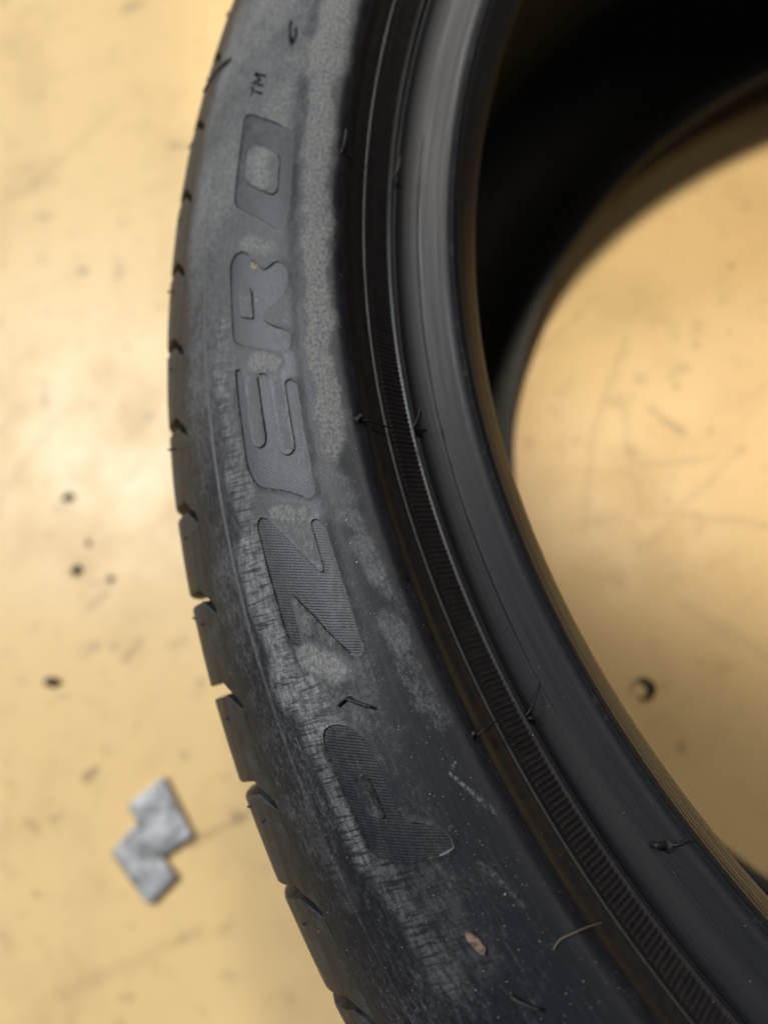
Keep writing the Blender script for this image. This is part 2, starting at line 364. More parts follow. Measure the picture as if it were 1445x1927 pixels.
# trade mark: a small slanted T and M in recessed strokes
def small(pts, u0):
    out = []; q = [(u0 + x + .55 * y, 24.9 + y) for x, y in pts]
    for i in range(len(q)):
        a = np.array(q[i]); b = np.array(q[(i + 1) % len(q)]); m_ = max(1, int(np.linalg.norm(b - a) / .35))
        out += [tuple(a + (b - a) * k / m_) for k in range(m_)]
    return np.array(out)
TH = 4.4
TMARK = [small([(0, TH), (0, TH - .8), (1.2, TH - .8), (1.2, 0), (2.0, 0), (2.0, TH - .8), (3.2, TH - .8), (3.2, TH)], 54.6),
         small([(0, 0), (.8, 0), (.8, TH - 1.5), (1.7, TH - 3.2), (2.1, TH - 3.2), (3.0, TH - 1.5), (3.0, 0), (3.8, 0), (3.8, TH), (2.9, TH), (1.9, TH - 2.0), (.9, TH), (0, TH)], 58.2)]

# grooves between the shoulder blocks
NB = 87; PITCH = CIRC / NB; GU0 = -1.2; V_SH = 50.5; KSL = .55; GW = 1.7

# ------------------------------------------------------------------ sidewall mesh (fine where the lettering is)
UA, UB = -216.0, 144.0
NV = 52
vrow = np.unique(np.round(np.concatenate([np.linspace(0, V_SH, NV), np.arange(39.3, 41.0, .2)]), 3)); NV = len(vrow)
outl = []; kind = []; depth = []
for k in LET:
    outl.append(closed_smooth(LET[k])); kind.append(k); depth.append(.30)
nlet = len(outl)
holes = {k: closed_smooth(v) for k, v in HOLES.items()}
for s in TMARK:
    outl.append(s); kind.append('TM'); depth.append(.35)
allp = outl + list(holes.values())
bound = np.concatenate(allp)
gu, gv = np.meshgrid(np.linspace(UA, UB, 361), vrow, indexing='ij')
G = np.stack([gu.ravel(), gv.ravel()], 1)
border = (G[:, 0] < UA + .01) | (G[:, 0] > UB - .01) | (G[:, 1] < .01) | (G[:, 1] > V_SH - .01)
jit = rng.uniform(-.12, .12, G.shape); jit[np.abs(G[:, 1] - 40.1) < 1.2] = 0; G[~border] += jit[~border]
cell = {}
for i, p in enumerate(bound): cell.setdefault((int(p[0] // 1), int(p[1] // 1)), []).append(p)
keep = np.ones(len(G), bool)
for i, p in enumerate(G):
    if border[i]: continue
    cx, cy = int(p[0] // 1), int(p[1] // 1)
    for a in (-1, 0, 1):
        for b in (-1, 0, 1):
            for q in cell.get((cx + a, cy + b), ()):
                if (p[0] - q[0]) ** 2 + (p[1] - q[1]) ** 2 < .16: keep[i] = False
G = G[keep]
verts2 = [tuple(p) for p in G]; edges2 = []
for poly in allp:
    s = len(verts2); n = len(poly)
    verts2 += [tuple(p) for p in poly]; edges2 += [(s + i, s + (i + 1) % n) for i in range(n)]
res = delaunay_2d_cdt([Vector(v) for v in verts2], edges2, [], 0, 1e-5, False)
V2 = np.array([(v.x, v.y) for v in res[0]]); F2 = np.array([tuple(f) for f in res[2]])
cen = V2[F2].mean(1)
own = np.full(len(F2), -1)
for i, poly in enumerate(outl):
    m = inside(poly, cen)
    if kind[i] in holes and i < nlet: m &= ~inside(holes[kind[i]], cen)
    own[m] = i

# dust laid on the sidewall: soft capsules (from, to, radius along V, strength)
_wk = [(rng.normal(size=2) * f, rng.uniform(0, 6.28), rng.normal(size=2) * a) for f, a in ((.12, .9), (.2, .7), (.33, .6), (.5, .45), (.8, .35), (1.1, .28), (1.6, .2), (.25, .7), (.6, .4))]
def WARP(P):
    w_ = np.zeros_like(P)
    for k_, ph_, am_ in _wk: w_ += np.sin(P @ k_ + ph_)[:, None] * am_
    return w_
def capsule(P, a, b, ru, rv):
    P = P + WARP(P) * .62 * min(1, rv / 3)
    a = np.array(a, float); b = np.array(b, float); S = np.array([1 / ru, 1 / rv])
    p = (P - a) * S; d = (b - a) * S; L = max(d @ d, 1e-9)
    t = np.clip(p @ d / L, 0, 1)
    q = np.linalg.norm(p - t[:, None] * d, axis=1)
    return np.clip((1.30 - q) * 1.5, 0, 1)
DUST = [((150, 8), (60, 8), 6, 6.0, .9), ((60, 7.6), (10, 6.4), 6, 4.4, .92), ((10, 6.4), (-40, 7.6), 6, 3.8, .98), ((-40, 8), (-48, 8), 4, 3.2, .9),
        ((-53, 10), (-60, 8.5), 4, 3.4, .62), ((-65, 9.0), (-68.5, 6.5), 2.5, 1.8, .6), ((-73, 7.2), (-80, 5.8), 3, 2.4, .66), ((-80, 5.8), (-85, 5.0), 2, 2.0, .55), ((-88, 4.0), (-89, 4), 3, 1.8, .4),
        ((-91, 7.6), (-97, 6.4), 3, 2.6, .6), ((-103, 7.0), (-113, 5.6), 4, 2.8, .48), ((-124, 8), (-134, 5.5), 3, 2, .25), ((-140, 10), (-158, 8), 5, 3, .22),
        ((-58.8, 23.5), (-61.2, 19), 2.6, 2.6, .9), ((-21.0, 24), (-23.5, 19), 3, 3.2, .95), ((-26, 25.2), (-41, 25.1), 1.5, 1.3, .62), ((-27, 18.6), (-45, 18.2), 1.5, 1.5, .58),
        ((-92, 26), (-97, 21), 4, 3.6, .95), ((-101, 24), (-107, 21), 2.5, 2.5, .55), ((11.5, 25), (8, 18.5), 3.2, 3.2, .85), ((29, 22), (36, 23), 5, 3.6, .9),
        ((54, 25), (66, 14), 6, 5, .72), ((80, 22), (120, 22), 10, 9, .42), ((45, 13.2), (52, 12.0), 4, 2.5, .5), ((-119, 26), (-125, 25), 2, 1.0, .42), ((-80, 25.2), (-86, 24.4), 2, 1.4, .66),
        ((-62, 22), (-70, 18.3), 3, 2.0, .72), ((-2, 25.8), (-8, 25), 1.5, 1.5, .75), ((-9, 16), (-12, 17), 2, 2, .62), ((-84, 22), (-90, 20), 2, 1.4, .6),
        ((150, 38), (60, 37), 8, 7.5, .60), ((60, 36), (0, 35.5), 6, 5.5, .58), ((0, 35), (-45, 36), 5, 4.5, .40), ((60, 44), (0, 44), 5, 4, .30), ((-45, 37), (-130, 36.5), 5, 3.5, .26),
        ((-100, 44), (-135, 43), 6, 4, .34), ((0, 47), (-100, 46.5), 6, 3, .20), ((-130, 36), (-170, 33), 8, 8, .25), ((-145, 24), (-165, 20), 8, 5, .22), ((-132.5, 30.8), (-134.5, 30), 1.5, 1.2, .6),
        ((150, 40.15), (-216, 40.15), 2, .28, .55), ((-30, .35), (-216, .35), 2, .3, .42)]
STR = [((-8, 33.8), (-48, 33.2), 3, 3.0, .75), ((-48, 31.5), (-62, 32.5), 3, 3.6, .75), ((-62, 34.0), (-98, 33.4), 3, 3.8, 1.0), ((-97, 30), (-107, 29), 3, 4.2, 1.0), ((-107, 32.7), (-132, 32.4), 2, 1.9, .6),
       ((-134, 29), (-156, 28.5), 4, 3.6, .3), ((-139, 22), (-156, 20), 4, 4, .15), ((30, 33), (-8, 33), 4, 3, .4), ((-120, 41), (-135, 41), 4, 2.5, .18), ((-18, 30.6), (-24, 29.4), 2, 2.6, .7)]
def dust_at(P):
    V_ = P[:, 1]; d = .08 + (.24 + .30 * np.clip((P[:, 0] + 50) / 80, 0, 1)) * np.clip((V_ - 10) / 6, 0, 1) * np.clip((52 - V_) / 6, .4, 1) + .06 * np.sin(P[:, 0] * .13 + V_ * .1); s = np.zeros(len(P))
    for a, b, ru, rv, k in DUST: d = np.maximum(d, capsule(P, a, b, ru, rv) * k * .86)
    for a, b, ru, rv, k in STR: s = np.maximum(s, capsule(P, a, b, ru, rv) * k)
    d = d * (1 - .35 * np.clip((-95 - P[:, 0]) / 40, 0, 1))  # thinner dust towards the bottom, partly painting in the camera holder's shade
    # the recesses of the letters stay darker than the rubbed surface
    return d, s

def side_h(P):
    U, V = P[:, 0], P[:, 1]
    h = .22 * np.exp(-((V - 40.1) / .28) ** 2) - .12 * np.exp(-((V - 39.6) / .25) ** 2)          # fine moulded ring outside the lettering
    h += -.10 * np.exp(-((V - 11.6) / .5) ** 2)
    h += .12 * np.sin(U * .09) * np.exp(-((V - 25) / 9) ** 2)
    return h

def sub_mesh(mask, hfun, name, mat, parent, walls=None):
    f = F2[mask]; idx, inv = np.unique(f, return_inverse=True); f = inv.reshape(f.shape)
    P = V2[idx]; h = hfun(P, idx)
    return idx, f, P, h

# edge lookup for border of recesses
onb = np.zeros(len(V2), bool)
tri_edges = {}
for ti, f in enumerate(F2):
    for a, b in ((f[0], f[1]), (f[1], f[2]), (f[2], f[0])):
        tri_edges.setdefault((min(a, b), max(a, b)), []).append((ti, a, b))
rim = [[] for _ in outl]
for e, l in tri_edges.items():
    if len(l) == 2:
        o1, o2 = own[l[0][0]], own[l[1][0]]
        if o1 != o2:
            for (ti, a, b), o, oo in ((l[0], o1, o2), (l[1], o2, o1)):
                if o >= 0: rim[o].append((a, b))
            onb[list(e)] = True

# 1) the sidewall skin, with slot floors kept in it as small recesses
msk = own < 0
idx = np.unique(F2[msk]); lut = -np.ones(len(V2), int); lut[idx] = np.arange(len(idx))
sf = lut[F2[msk]]
P = V2[idx]; hh = side_h(P) + onb[idx] * .10
d_, s_ = dust_at(P)
vs = surf(P[:, 0], P[:, 1], hh); uvs = P.copy()
faces = [tuple(f) for f in sf]
V3 = list(vs); UV = list(uvs); DD = list(d_); SS = list(s_)
for i in range(len(outl)):
    if kind[i] not in ('slot', 'TM'): continue
    f = F2[own == i]
    if len(f) == 0: continue
    ii = np.unique(f); l2 = {a: len(V3) + k for k, a in enumerate(ii)}
    PP = V2[ii]; c = PP.mean(0); b = onb[ii]
    Q = PP.copy(); Q[b] += (c - PP[b]) / np.linalg.norm(c - PP[b], axis=1)[:, None] * (.3 if kind[i] == 'slot' else .05)
    V3 += list(surf(Q[:, 0], Q[:, 1], side_h(Q) - depth[i])); UV += list(PP); DD += list(np.full(len(ii), .28 if kind[i] == 'slot' else 0.0)); SS += [0.0] * len(ii)
    faces += [tuple(l2[x] for x in t) for t in f]
    wl = {}
    for a, b2 in rim[i]:
        for x in (a, b2):
            if x not in wl:
                wl[x] = len(V3); V3.append(V3[lut[x]]); UV.append(V2[x]); DD.append(.1); SS.append(0.0)
        faces.append((l2[a], wl[a], wl[b2], l2[b2]))
# coarse rest of the ring
nc = 300
cu = np.linspace(UB, UA + CIRC, nc + 1); cv = vrow[::1]
s0 = len(V3)
gu2, gv2 = np.meshgrid(cu, cv, indexing='ij'); P2 = np.stack([gu2.ravel(), gv2.ravel()], 1)
fr_ = np.clip((P2[:, 0] - UB) / (UA + CIRC - UB), 0, 1); fr_ = fr_ * fr_ * (3 - 2 * fr_)
d2, s2 = dust_at(np.stack([UB + (UA - UB) * fr_, P2[:, 1]], 1)); s2 = s2 * 0
uv2 = P2.copy(); uv2[uv2[:, 0] > CIRC / 2, 0] -= CIRC
V3 += list(surf(P2[:, 0], P2[:, 1], side_h(P2))); UV += list(uv2); DD += list(d2); SS += list(s2)
m = len(cv)
for i in range(nc):
    for j in range(m - 1):
        a = s0 + i * m + j; faces.append((a, a + m, a + m + 1, a + 1))
# make every face look outwards
def orient(V3, faces):
    V3 = np.asarray(V3); out = []
    for f in faces:
        p = V3[list(f)]; n = np.cross(p[1] - p[0], p[2] - p[0]); c = p.mean(0); r = math.hypot(c[0], c[1])
        q = np.array([c[0] / r * .45, c[1] / r * .45, 1.0])
        out.append(tuple(f) if n @ q >= 0 else tuple(reversed(f)))
    return out
mesh_obj('sidewall', V3, orient(V3, faces), M_SIDE, tyre, True, UV, {'dust_and_light': DD, 'striae': SS})

# 2) one recessed, hatched panel for each letter
for i in range(nlet):
    f = F2[own == i]; ii = np.unique(f); l2 = {a: k for k, a in enumerate(ii)}
    PP = V2[ii]; b = onb[ii]
    # border vertices step inwards a little so that the wall slopes
    nb = {}
    for a, c in rim[i]:
        t = V2[c] - V2[a]; t = t / (np.linalg.norm(t) + 1e-9); n = np.array([-t[1], t[0]])
        mid = (V2[a] + V2[c]) / 2 + n * .1
        ins = inside(outl[i], mid[None])[0] and not (kind[i] in holes and inside(holes[kind[i]], mid[None])[0])
        n = n if ins else -n
        for x in (a, c): nb[x] = nb.get(x, np.zeros(2)) + n
    Q = PP.copy()
    for a, n in nb.items():
        Q[l2[a]] += n / (np.linalg.norm(n) + 1e-9) * .22
    d_, s_ = dust_at(Q)
    V3 = list(surf(Q[:, 0], Q[:, 1], side_h(Q) - depth[i])); UV = list(PP)
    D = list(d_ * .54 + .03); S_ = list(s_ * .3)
    eg = list(np.clip((23.5 - PP[:, 1]) / 6, 0, 1) * np.clip(.6 + .6 * np.sin(PP[:, 0] * .16 + 1.0 + i), .25, 1) + .14)
    eg = [e_ * {'P': .12, 'Z': .85, 'E': .95, 'R': .4, 'O': .25}[kind[i]] for e_ in eg]
    faces = [tuple(l2[x] for x in t) for t in f]
    wl = {}
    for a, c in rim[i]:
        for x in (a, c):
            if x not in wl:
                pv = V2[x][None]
                k1 = len(V3); V3.append(surf(pv[:, 0], pv[:, 1], side_h(pv) + .10)[0]); UV.append(V2[x]); D.append(.95 if V2[x][1] < 17 else .45); S_.append(0.0); eg.append(0.0)  # pale rim highlight painted on the letter walls, strongest on the inner side
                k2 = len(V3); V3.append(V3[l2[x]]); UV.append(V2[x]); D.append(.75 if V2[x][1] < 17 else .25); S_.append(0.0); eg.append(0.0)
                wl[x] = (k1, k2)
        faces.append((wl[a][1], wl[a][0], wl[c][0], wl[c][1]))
    mesh_obj('letter', V3, orient(V3, faces), M_LET, tyre, True, UV, {'dust_and_light': D, 'striae': S_, 'edge': eg, 'slope': np.full(len(V3), {'P': -.5, 'Z': -.42, 'E': -.75, 'R': -.6, 'O': -.6}[kind[i]])})['label'] = 'recessed hatched letter %s on the sidewall' % kind[i]

# ------------------------------------------------------------------ bead with the rim protector channel
def bump(s, c, wd, h, p=2):
    return h * np.exp(-np.abs((s - c) / wd) ** p)
sI = np.unique(np.concatenate([np.arange(0, 45.2, .45), np.arange(5.8, 8.2, .12), np.arange(14.0, 17.2, .12), np.arange(23.1, 24.0, .08), np.arange(32, 42, .2), [45.0]]))
def bead_h(s):
    h = bump(s, 6.9, .28, .50, 4) + bump(s, 14.9, .45, .75, 4) - bump(s, 16.6, .6, .45) - bump(s, 23.5, .10, .35)
    h += bump(s, 34.6, .25, .10) + bump(s, 37.6, .3, .08) - bump(s, 2.8, 1.6, .35)
    return h
def bead_ring(U, s):
    # s as positive mm from the lip towards the toe, normal towards the axis / up
    r = np.interp(s, -IS, IC[:, 0]); z = np.interp(s, -IS, IC[:, 1])
    tr = np.interp(s, -IS, IT[:, 0]); tz = np.interp(s, -IS, IT[:, 1]); l = np.hypot(tr, tz)
    return r, z, tz / l, -tr / l
nU = 900
Ub = np.linspace(-600, -600 + CIRC, nU, endpoint=False)
r, z, nr, nz = bead_ring(None, sI); h = bead_h(sI)
V3 = []; UV = []
for u in Ub:
    lw = lip_wear(u) * np.exp(-(sI / .9) ** 2)
    crack = np.ones_like(h)
    fade = np.clip(np.sin(u * .021 + 2.3) * 1.5 + .6, 0, 1)
    hh = h + bump(sI, 23.5, .10, .35) * (1 - fade) + bump(sI, 12, 12, .08 * math.sin(u * .05))
    rr = r + (nr * hh + lw) * 1e-3; zz = z + (nz * hh - np.abs(lw) * .4) * 1e-3
    th = PI - u / RU
    V3 += list(np.stack([rr * math.cos(th), rr * math.sin(th), zz], -1)); UV += [(u, -a) for a in sI]
m = len(sI); faces = []
for i in range(nU):
    i2 = (i + 1) % nU
    for j in range(m - 1):
        faces.append((i * m + j, i * m + j + 1, i2 * m + j + 1, i2 * m + j))
me_bead = mesh_obj('bead', V3, faces, M_BEAD, tyre, True, UV)
me_bead['label'] = 'smooth bead with moulded rings and a stepped rim protector channel'

# fine ribs of the knurled band
V3 = []; faces = []; UV = []
NR = int(round(2 * PI * .262 / .00122))
prof = [(-.34, 0), (-.16, .30), (.16, .30), (.34, 0)]
def bead_pt(th, s, hh):
    r, z, nr, nz = bead_ring(None, s); r = r + nr * hh * 1e-3; z = z + nz * hh * 1e-3
    return r, z
ends = [bead_pt(0, 7.5, -.05), bead_pt(0, 7.8, 0), bead_pt(0, 11, 0), bead_pt(0, 14.9, .28)]
for k in range(NR):
    th0 = 2 * PI * k / NR; s = len(V3); uu = (PI - th0) * RU; uu = uu - CIRC if uu > CIRC / 2 else uu; hm = (1 + random.uniform(-.15, .15)) * (.05 + .95 * min(1, max(0, (25 - uu) / 60)) if uu > -400 else 1) * .62
    for q, (s1, hb) in enumerate(((7.6, -.35), (9.0, 0), (11.2, 0), (14.2, 0), (15.3, .48))):
        rr0, zz0, nr, nz = [float(x) for x in bead_ring(None, s1)]
        slant = (s1 - 11.2) * .00006 / .262 * 1.0
        for a, hgt in prof:
            hq = hgt * hm * (0 if q == 0 else 1) + hb - .03
            th = th0 + slant + a * 1e-3 / .262
            V3.append(((rr0 + nr * hq * 1e-3) * math.cos(th), (rr0 + nr * hq * 1e-3) * math.sin(th), zz0 + nz * hq * 1e-3)); UV.append(((PI - th) * RU, -s1))
    for q in range(4):
        for j in range(3):
            a = s + q * 4 + j; faces.append((a, a + 1, a + 5, a + 4))
rb = mesh_obj('knurled_ribs', V3, faces, M_BEAD, tyre, False, UV); rb['kind'] = 'stuff'

# ------------------------------------------------------------------ rings swept round the axis
def ring(name, sec, mat, n=420, uvv=True):
    sec = np.asarray(sec, float); m = len(sec); V3 = []; UV = []
    L = np.concatenate([[0], np.cumsum(np.hypot(*np.diff(sec, axis=0).T))]) * 1000
    for i in range(n):
        th = 2 * PI * i / n
        V3 += [(a * math.cos(th), a * math.sin(th), b) for a, b in sec]; UV += [((PI - th) * RU, l) for l in L]
    faces = []
    for i in range(n):
        i2 = (i + 1) % n
        for j in range(m - 1): faces.append((i * m + j, i * m + j + 1, i2 * m + j + 1, i2 * m + j))
    return mesh_obj(name, V3, faces, mat, tyre, True, UV)
ZM = .270
liner = [(.2396, .2360), (.2399, .2338), (.2412, .2322), (.2450, .2320), (.2520, .2350), (.2620, .2425), (.2730, .2500), (.2860, .2545), (.3000, .2520), (.3110, .2440), (.3180, .2330), (.3220, .2180), (.3245, .1950), (.3255, .1650), (.3257, .1350)]
liner_c = catmull(liner, 6)
# faint transverse wrinkles of the curing bladder are in the shape of the liner
full = np.concatenate([liner_c, np.array([(a, ZM - b) for a, b in liner_c[::-1][1:]])])
ring('inner_liner', full, M_LINER, 420)
low_side = np.array([(a, ZM - b) for a, b in PC[::6]])
low_bead = np.array([(a, ZM - b) for a, b in IC[::6]])
ring('lower_bead', low_bead, M_BEAD, 420)
ring('lower_sidewall', low_side[:72], M_DARK, 420)

# tread band under and between the blocks
def sec_pt(V, h):
    p = surf(np.array([0.0]), np.array([V]), h)[0]; return (math.hypot(p[0], p[1]), p[2])
VB = 84.0; DP = 5.4
band = [sec_pt(V_SH - .12, -.06), sec_pt(V_SH + .1, -.55), sec_pt(V_SH + 1.2, -.9), sec_pt(V_SH + 3.6, -1.2), sec_pt(V_SH + 5.4, -2.4), sec_pt(V_SH + 6.6, -4), sec_pt(V_SH + 7.6, -DP)] + [sec_pt(v, -DP) for v in np.arange(V_SH + 10, VB + 8, 4)]
band += [sec_pt(VB + 9, 0), sec_pt(VB + 22, 0), (.3370, .178), (.3300, .177), (.3300, .166), (.3375, .165), (.3380, .140), (.3380, .130), (.3375, .105), (.3300, .104), (.3300, .093), (.3365, .092), (.3345, .070), (.3325, .050)]
ring('tread_band', band, M_BLOCK, 420)

# shoulder blocks, one mesh shared by all of them
cols = [0, .35, .9, 3.0, 6.0, 9.0, 12.0, 15.0]
width = PITCH - GW * 2 * .62
cs = np.array([0, .018, .05, .16, .3, .44, .58, .72, .86, .95, .982, 1.0])
rows = np.concatenate([[V_SH + .02, V_SH + .5], np.arange(V_SH + 1.2, V_SH + 11, .9), np.arange(V_SH + 11.6, VB - 1, 1.8), [VB - .5, VB]])
V3 = []; UV = []
for a in cs:
    for v in rows:
        half = 1.15 * min(1, .45 + (v - V_SH) / 2.5) + .30 * min(1, max(0, (v - V_SH - 4.5) / 4))
        u0 = half; u1 = PITCH - half
        u = u0 + (u1 - u0) * a + (.85 if v < V_SH + 6.5 else .12) * (v - V_SH - 6.5) - 1.0
        e = min(a, 1 - a) * (u1 - u0)
        hh = -.25 * max(0, 1 - e / .5) ** 2 - (.6 if v > VB - .1 else 0)
        hh += .05 * math.sin(v * 1.3 + a * 5)
        V3.append(surf(np.array([u]), np.array([v]), hh)[0]); UV.append((u, v))
m = len(rows); n = len(cs); faces = []
for i in range(n - 1):
    for j in range(m - 1):
        a = i * m + j; faces.append((a, a + 1, a + m + 1, a + m))
# side walls
def wall(ring_ids, drop):
    base = []
    for k in ring_ids:
        base.append(len(V3)); u, v = UV[k]; V3.append(V3[k]); UV.append((u, v))
    bot = []
    for k in ring_ids:
        u, v = UV[k]; bot.append(len(V3)); V3.append(surf(np.array([u]), np.array([v]), -drop)[0]); UV.append((u, v))
    for k in range(len(ring_ids) - 1):
        faces.append((base[k], base[k + 1], bot[k + 1], bot[k]))
wall([j for j in range(m)], DP + .3)
wall([(n - 1) * m + j for j in range(m)], DP + .3)
wall([i * m + m - 1 for i in range(n)], DP + .3)
blk = mesh_obj('tread_block', V3, faces, M_BLOCK, tyre, True, UV)
blk.data.materials[0] = M_BLOCK
for k in range(NB):
    o = blk if k == 0 else blk.copy()
    if k: COL.objects.link(o); o.parent = tyre
    o.rotation_euler = (0, 0, -(GU0 + k * PITCH) / RU)

# ------------------------------------------------------------------ rubber whiskers left by the mould vents
def whisker(U, V, pts, r0=.28, name='vent_whisker'):
    """pts: offsets in mm (along U, along V, outwards) from the root"""
    o = surf(np.array([U]), np.array([V]), 0)[0]; n = normal(np.array([U]), np.array([V]))[0]
    tu = surf(np.array([U + .5]), np.array([V]), 0)[0] - surf(np.array([U - .5]), np.array([V]), 0)[0]; tu /= np.linalg.norm(tu)
    tv = np.cross(n, tu) ; tv /= np.linalg.norm(tv)
    chk = surf(np.array([U]), np.array([V + .3]), 0)[0] - o
    if tv @ chk < 0: tv = -tv
    path = catmull(np.array([o + (tu * a + tv * b + n * c) * 1e-3 for a, b, c in pts]), 5)
    V3 = []; faces = []; k = 7; N = len(path)
    for i, p in enumerate(path):
        t = path[min(i + 1, N - 1)] - path[max(i - 1, 0)]; t /= np.linalg.norm(t)
        x = np.cross(t, [.3, .5, .8]); x /= np.linalg.norm(x); y = np.cross(t, x)
        f = i / (N - 1); rad = r0 * (1.9 - 4 * f if f < .2 else 1.1 - .35 * f) * 1e-3
        if i == N - 1: rad *= .5
        V3 += [p + rad * (x * math.cos(2 * PI * q / k) + y * math.sin(2 * PI * q / k)) for q in range(k)]
    for i in range(N - 1):
        for q in range(k): faces.append((i * k + q, i * k + (q + 1) % k, (i + 1) * k + (q + 1) % k, (i + 1) * k + q))
    faces.append(tuple(range((N - 1) * k, N * k)))
    return mesh_obj(name, V3, faces, M_HAIR, tyre, True)
whisker(36.9, -15.2, [(0, 0, -.3), (.6, .0, 1.2), (2.6, .2, 2.6), (5.0, .5, 3.4)], .36)
whisker(36.6, -15.5, [(0, 0, -.2), (0, -1.8, .8), (-.1, -4.4, .8), (-.3, -7.2, .6)], .14)
whisker(35.9, .7, [(0, 0, -.3), (.6, .3, 1.0), (2.4, .6, 2.0), (4.6, .8, 2.4)], .42)
whisker(35.7, .2, [(0, 0, -.2), (-.3, -2, .8), (-1.0, -4.4, .7), (-1.6, -6.6, .5)], .14)
whisker(-42.7, -15.2, [(0, 0, -.3), (.8, 0, 1.4), (2.0, .2, 2.8), (3.4, .4, 3.8)], .50)
whisker(-42.9, -15.6, [(0, 0, -.3), (.1, -2.0, .9), (.4, -5.0, 1.3), (.7, -8.6, 1.5)], .22)
whisker(-43.3, -15.8, [(0, 0, -.3), (-.6, -1.6, .5), (-1.4, -3.0, .5)], .26)
whisker(-42.5, 1.6, [(0, 0, -.3), (.2, -.4, .8), (.6, -.3, 1.5)], .70)
whisker(-42.7, .6, [(0, 0, -.2), (-.3, -1.6, .9), (-.9, -4.0, .8), (-1.3, -6.8, .5)], .24)
whisker(-122.5, -15.4, [(0, 0, -.3), (.8, -1.2, 1.4), (2.6, -4.0, 2.6), (4.8, -7.2, 3.4)], .26)
whisker(-122.9, -15.6, [(0, 0, -.3), (-.4, -.8, .8), (-1.2, -1.6, 1.0)], .50)
whisker(-120.8, .9, [(0, 0, -.3), (.4, .4, 1.0), (.9, .8, 1.5)], .60)
whisker(-120.9, .4, [(0, 0, -.2), (.1, -1.8, .8), (.2, -4.2, .6), (0, -6.6, .4)], .28)
whisker(-162.9, -27.4, [(0, 0, -.3), (1.0, 1.2, 1.0), (1.6, 2.2, 1.4)], .85)
whisker(-163.3, -27.8, [(0, 0, -.3), (-.6, -1.6, .8), (-1.0, -4.0, .7)], .26)
whisker(-103.2, 20.4, [(0, 0, -.3), (.3, .2, .9), (-1.2, -1.6, 1.3), (-3.2, -4.2, 1.0)], .42)
whisker(-103.0, 20.6, [(0, 0, -.2), (.2, 1.2, .5), (-.4, 3.0, .4)], .30)
whisker(-163.0, 18.5, [(0, 0, -.3), (-.4, -.4, .9), (-2.0, -1.8, 1.3), (-4.0, -3.6, 1.0)], .34)
whisker(74.6, 42.5, [(0, 0, -.3), (-.4, 1.6, .5), (-1.4, 4.6, .7), (-3.4, 8.2, .8), (-6.0, 11.0, .6)], .48)
whisker(69.9, 18.5, [(0, 0, -.3), (.8, 0, .9), (2.6, .3, 1.6), (5.4, .5, 1.6)], .55)
for k in range(-8, 6):        # short stubs on the shoulder blocks
    u = GU0 + k * PITCH + PITCH * .52
    whisker(u + 3.2 + random.uniform(-.8, .8), 59.5 + random.uniform(-.6, .6), [(0, 0, -.3), (.1, .1, .2), (.2, .2, .5 + random.uniform(0, .3))], .36)
    if k % 2 == 0:
        whisker(u + 6.6 + random.uniform(-1.5, 1), 65 + random.uniform(-.6, .6), [(0, 0, -.3), (.1, .1, .3), (.3, .2, .8)], .34)

# ------------------------------------------------------------------ bits lying on the tyre
def frame_at(U, V, h):
    o = surf(np.array([U]), np.array([V]), h)[0]; n = normal(np.array([U]), np.array([V]))[0]
    tu = surf(np.array([U + .5]), np.array([V]), 0)[0] - surf(np.array([U - .5]), np.array([V]), 0)[0]; tu /= np.linalg.norm(tu)
    return o, tu, np.cross(n, tu), n
t = NT('rust_flake'); p = t.pos()
M_FLAKE = t.set(t.mix(t.ramp(t.noise(p, 900, 4), .35, .65), (.075, .045, .032, 1), (.17, .12, .09, 1)), .8)
o, tu, tv, n = frame_at(-152.8, 18.9, .25)
tv = -tv if (tv @ (surf(np.array([-152.8]), np.array([20.]), 0)[0] - o)) < 0 else tv
ol = [(-3.1, -.5), (-2.2, -1.3), (-.3, -1.25), (1.5, -.55), (2.7, .3), (2.4, .95), (1.1, 1.15), (-.8, .9), (-2.6, .35)]
V3 = []; faces = []
for hgt in (.55, .0):
    V3 += [o + (tu * a + tv * b + n * (hgt + .22 * math.sin(a) + .12 * b)) * 1e-3 for a, b in [(a_ * .82, b_ * .78) for a_, b_ in ol]]
    V3.append(o + n * (hgt + .15) * 1e-3)
q = len(ol)
for i in range(q):
    j = (i + 1) % q
    faces += [(i, j, q), (q + 1 + j, q + 1 + i, 2 * q + 1), (i, q + 1 + i, q + 1 + j, j)]
fk = mesh_obj('rust_flake', V3, faces, M_FLAKE, None, False)
tag(fk, 'small brown flake lying on the sidewall near the lower edge', 'flake')

t = NT('dry_fibre'); M_FIB = t.set((.13, .10, .06, 1), .7)
path = []
for u, v, hgt in ((-160.9, 7.9, .25), (-160.2, 6.0, .5), (-160.6, 3.4, .9), (-161.6, .9, 1.2), (-162.9, -1.6, 1.3)):
    path.append(surf(np.array([u]), np.array([v]), hgt)[0])
path = catmull(np.array(path), 6); V3 = []; faces = []; k = 6
for i, p in enumerate(path):
    tt = path[min(i + 1, len(path) - 1)] - path[max(i - 1, 0)]; tt /= np.linalg.norm(tt)
    x = np.cross(tt, [0, 0, 1]); x /= np.linalg.norm(x); y = np.cross(tt, x); rad = .00011 * (1 - .4 * i / len(path))
    V3 += [p + rad * (x * math.cos(2 * PI * q / k) + y * math.sin(2 * PI * q / k)) for q in range(k)]
for i in range(len(path) - 1):
    for q in range(k): faces.append((i * k + q, i * k + (q + 1) % k, (i + 1) * k + (q + 1) % k, (i + 1) * k + q))
fb = mesh_obj('dry_fibre', V3, faces, M_FIB)
tag(fb, 'thin curved straw-coloured fibre lying across the rim protector edge', 'fibre')

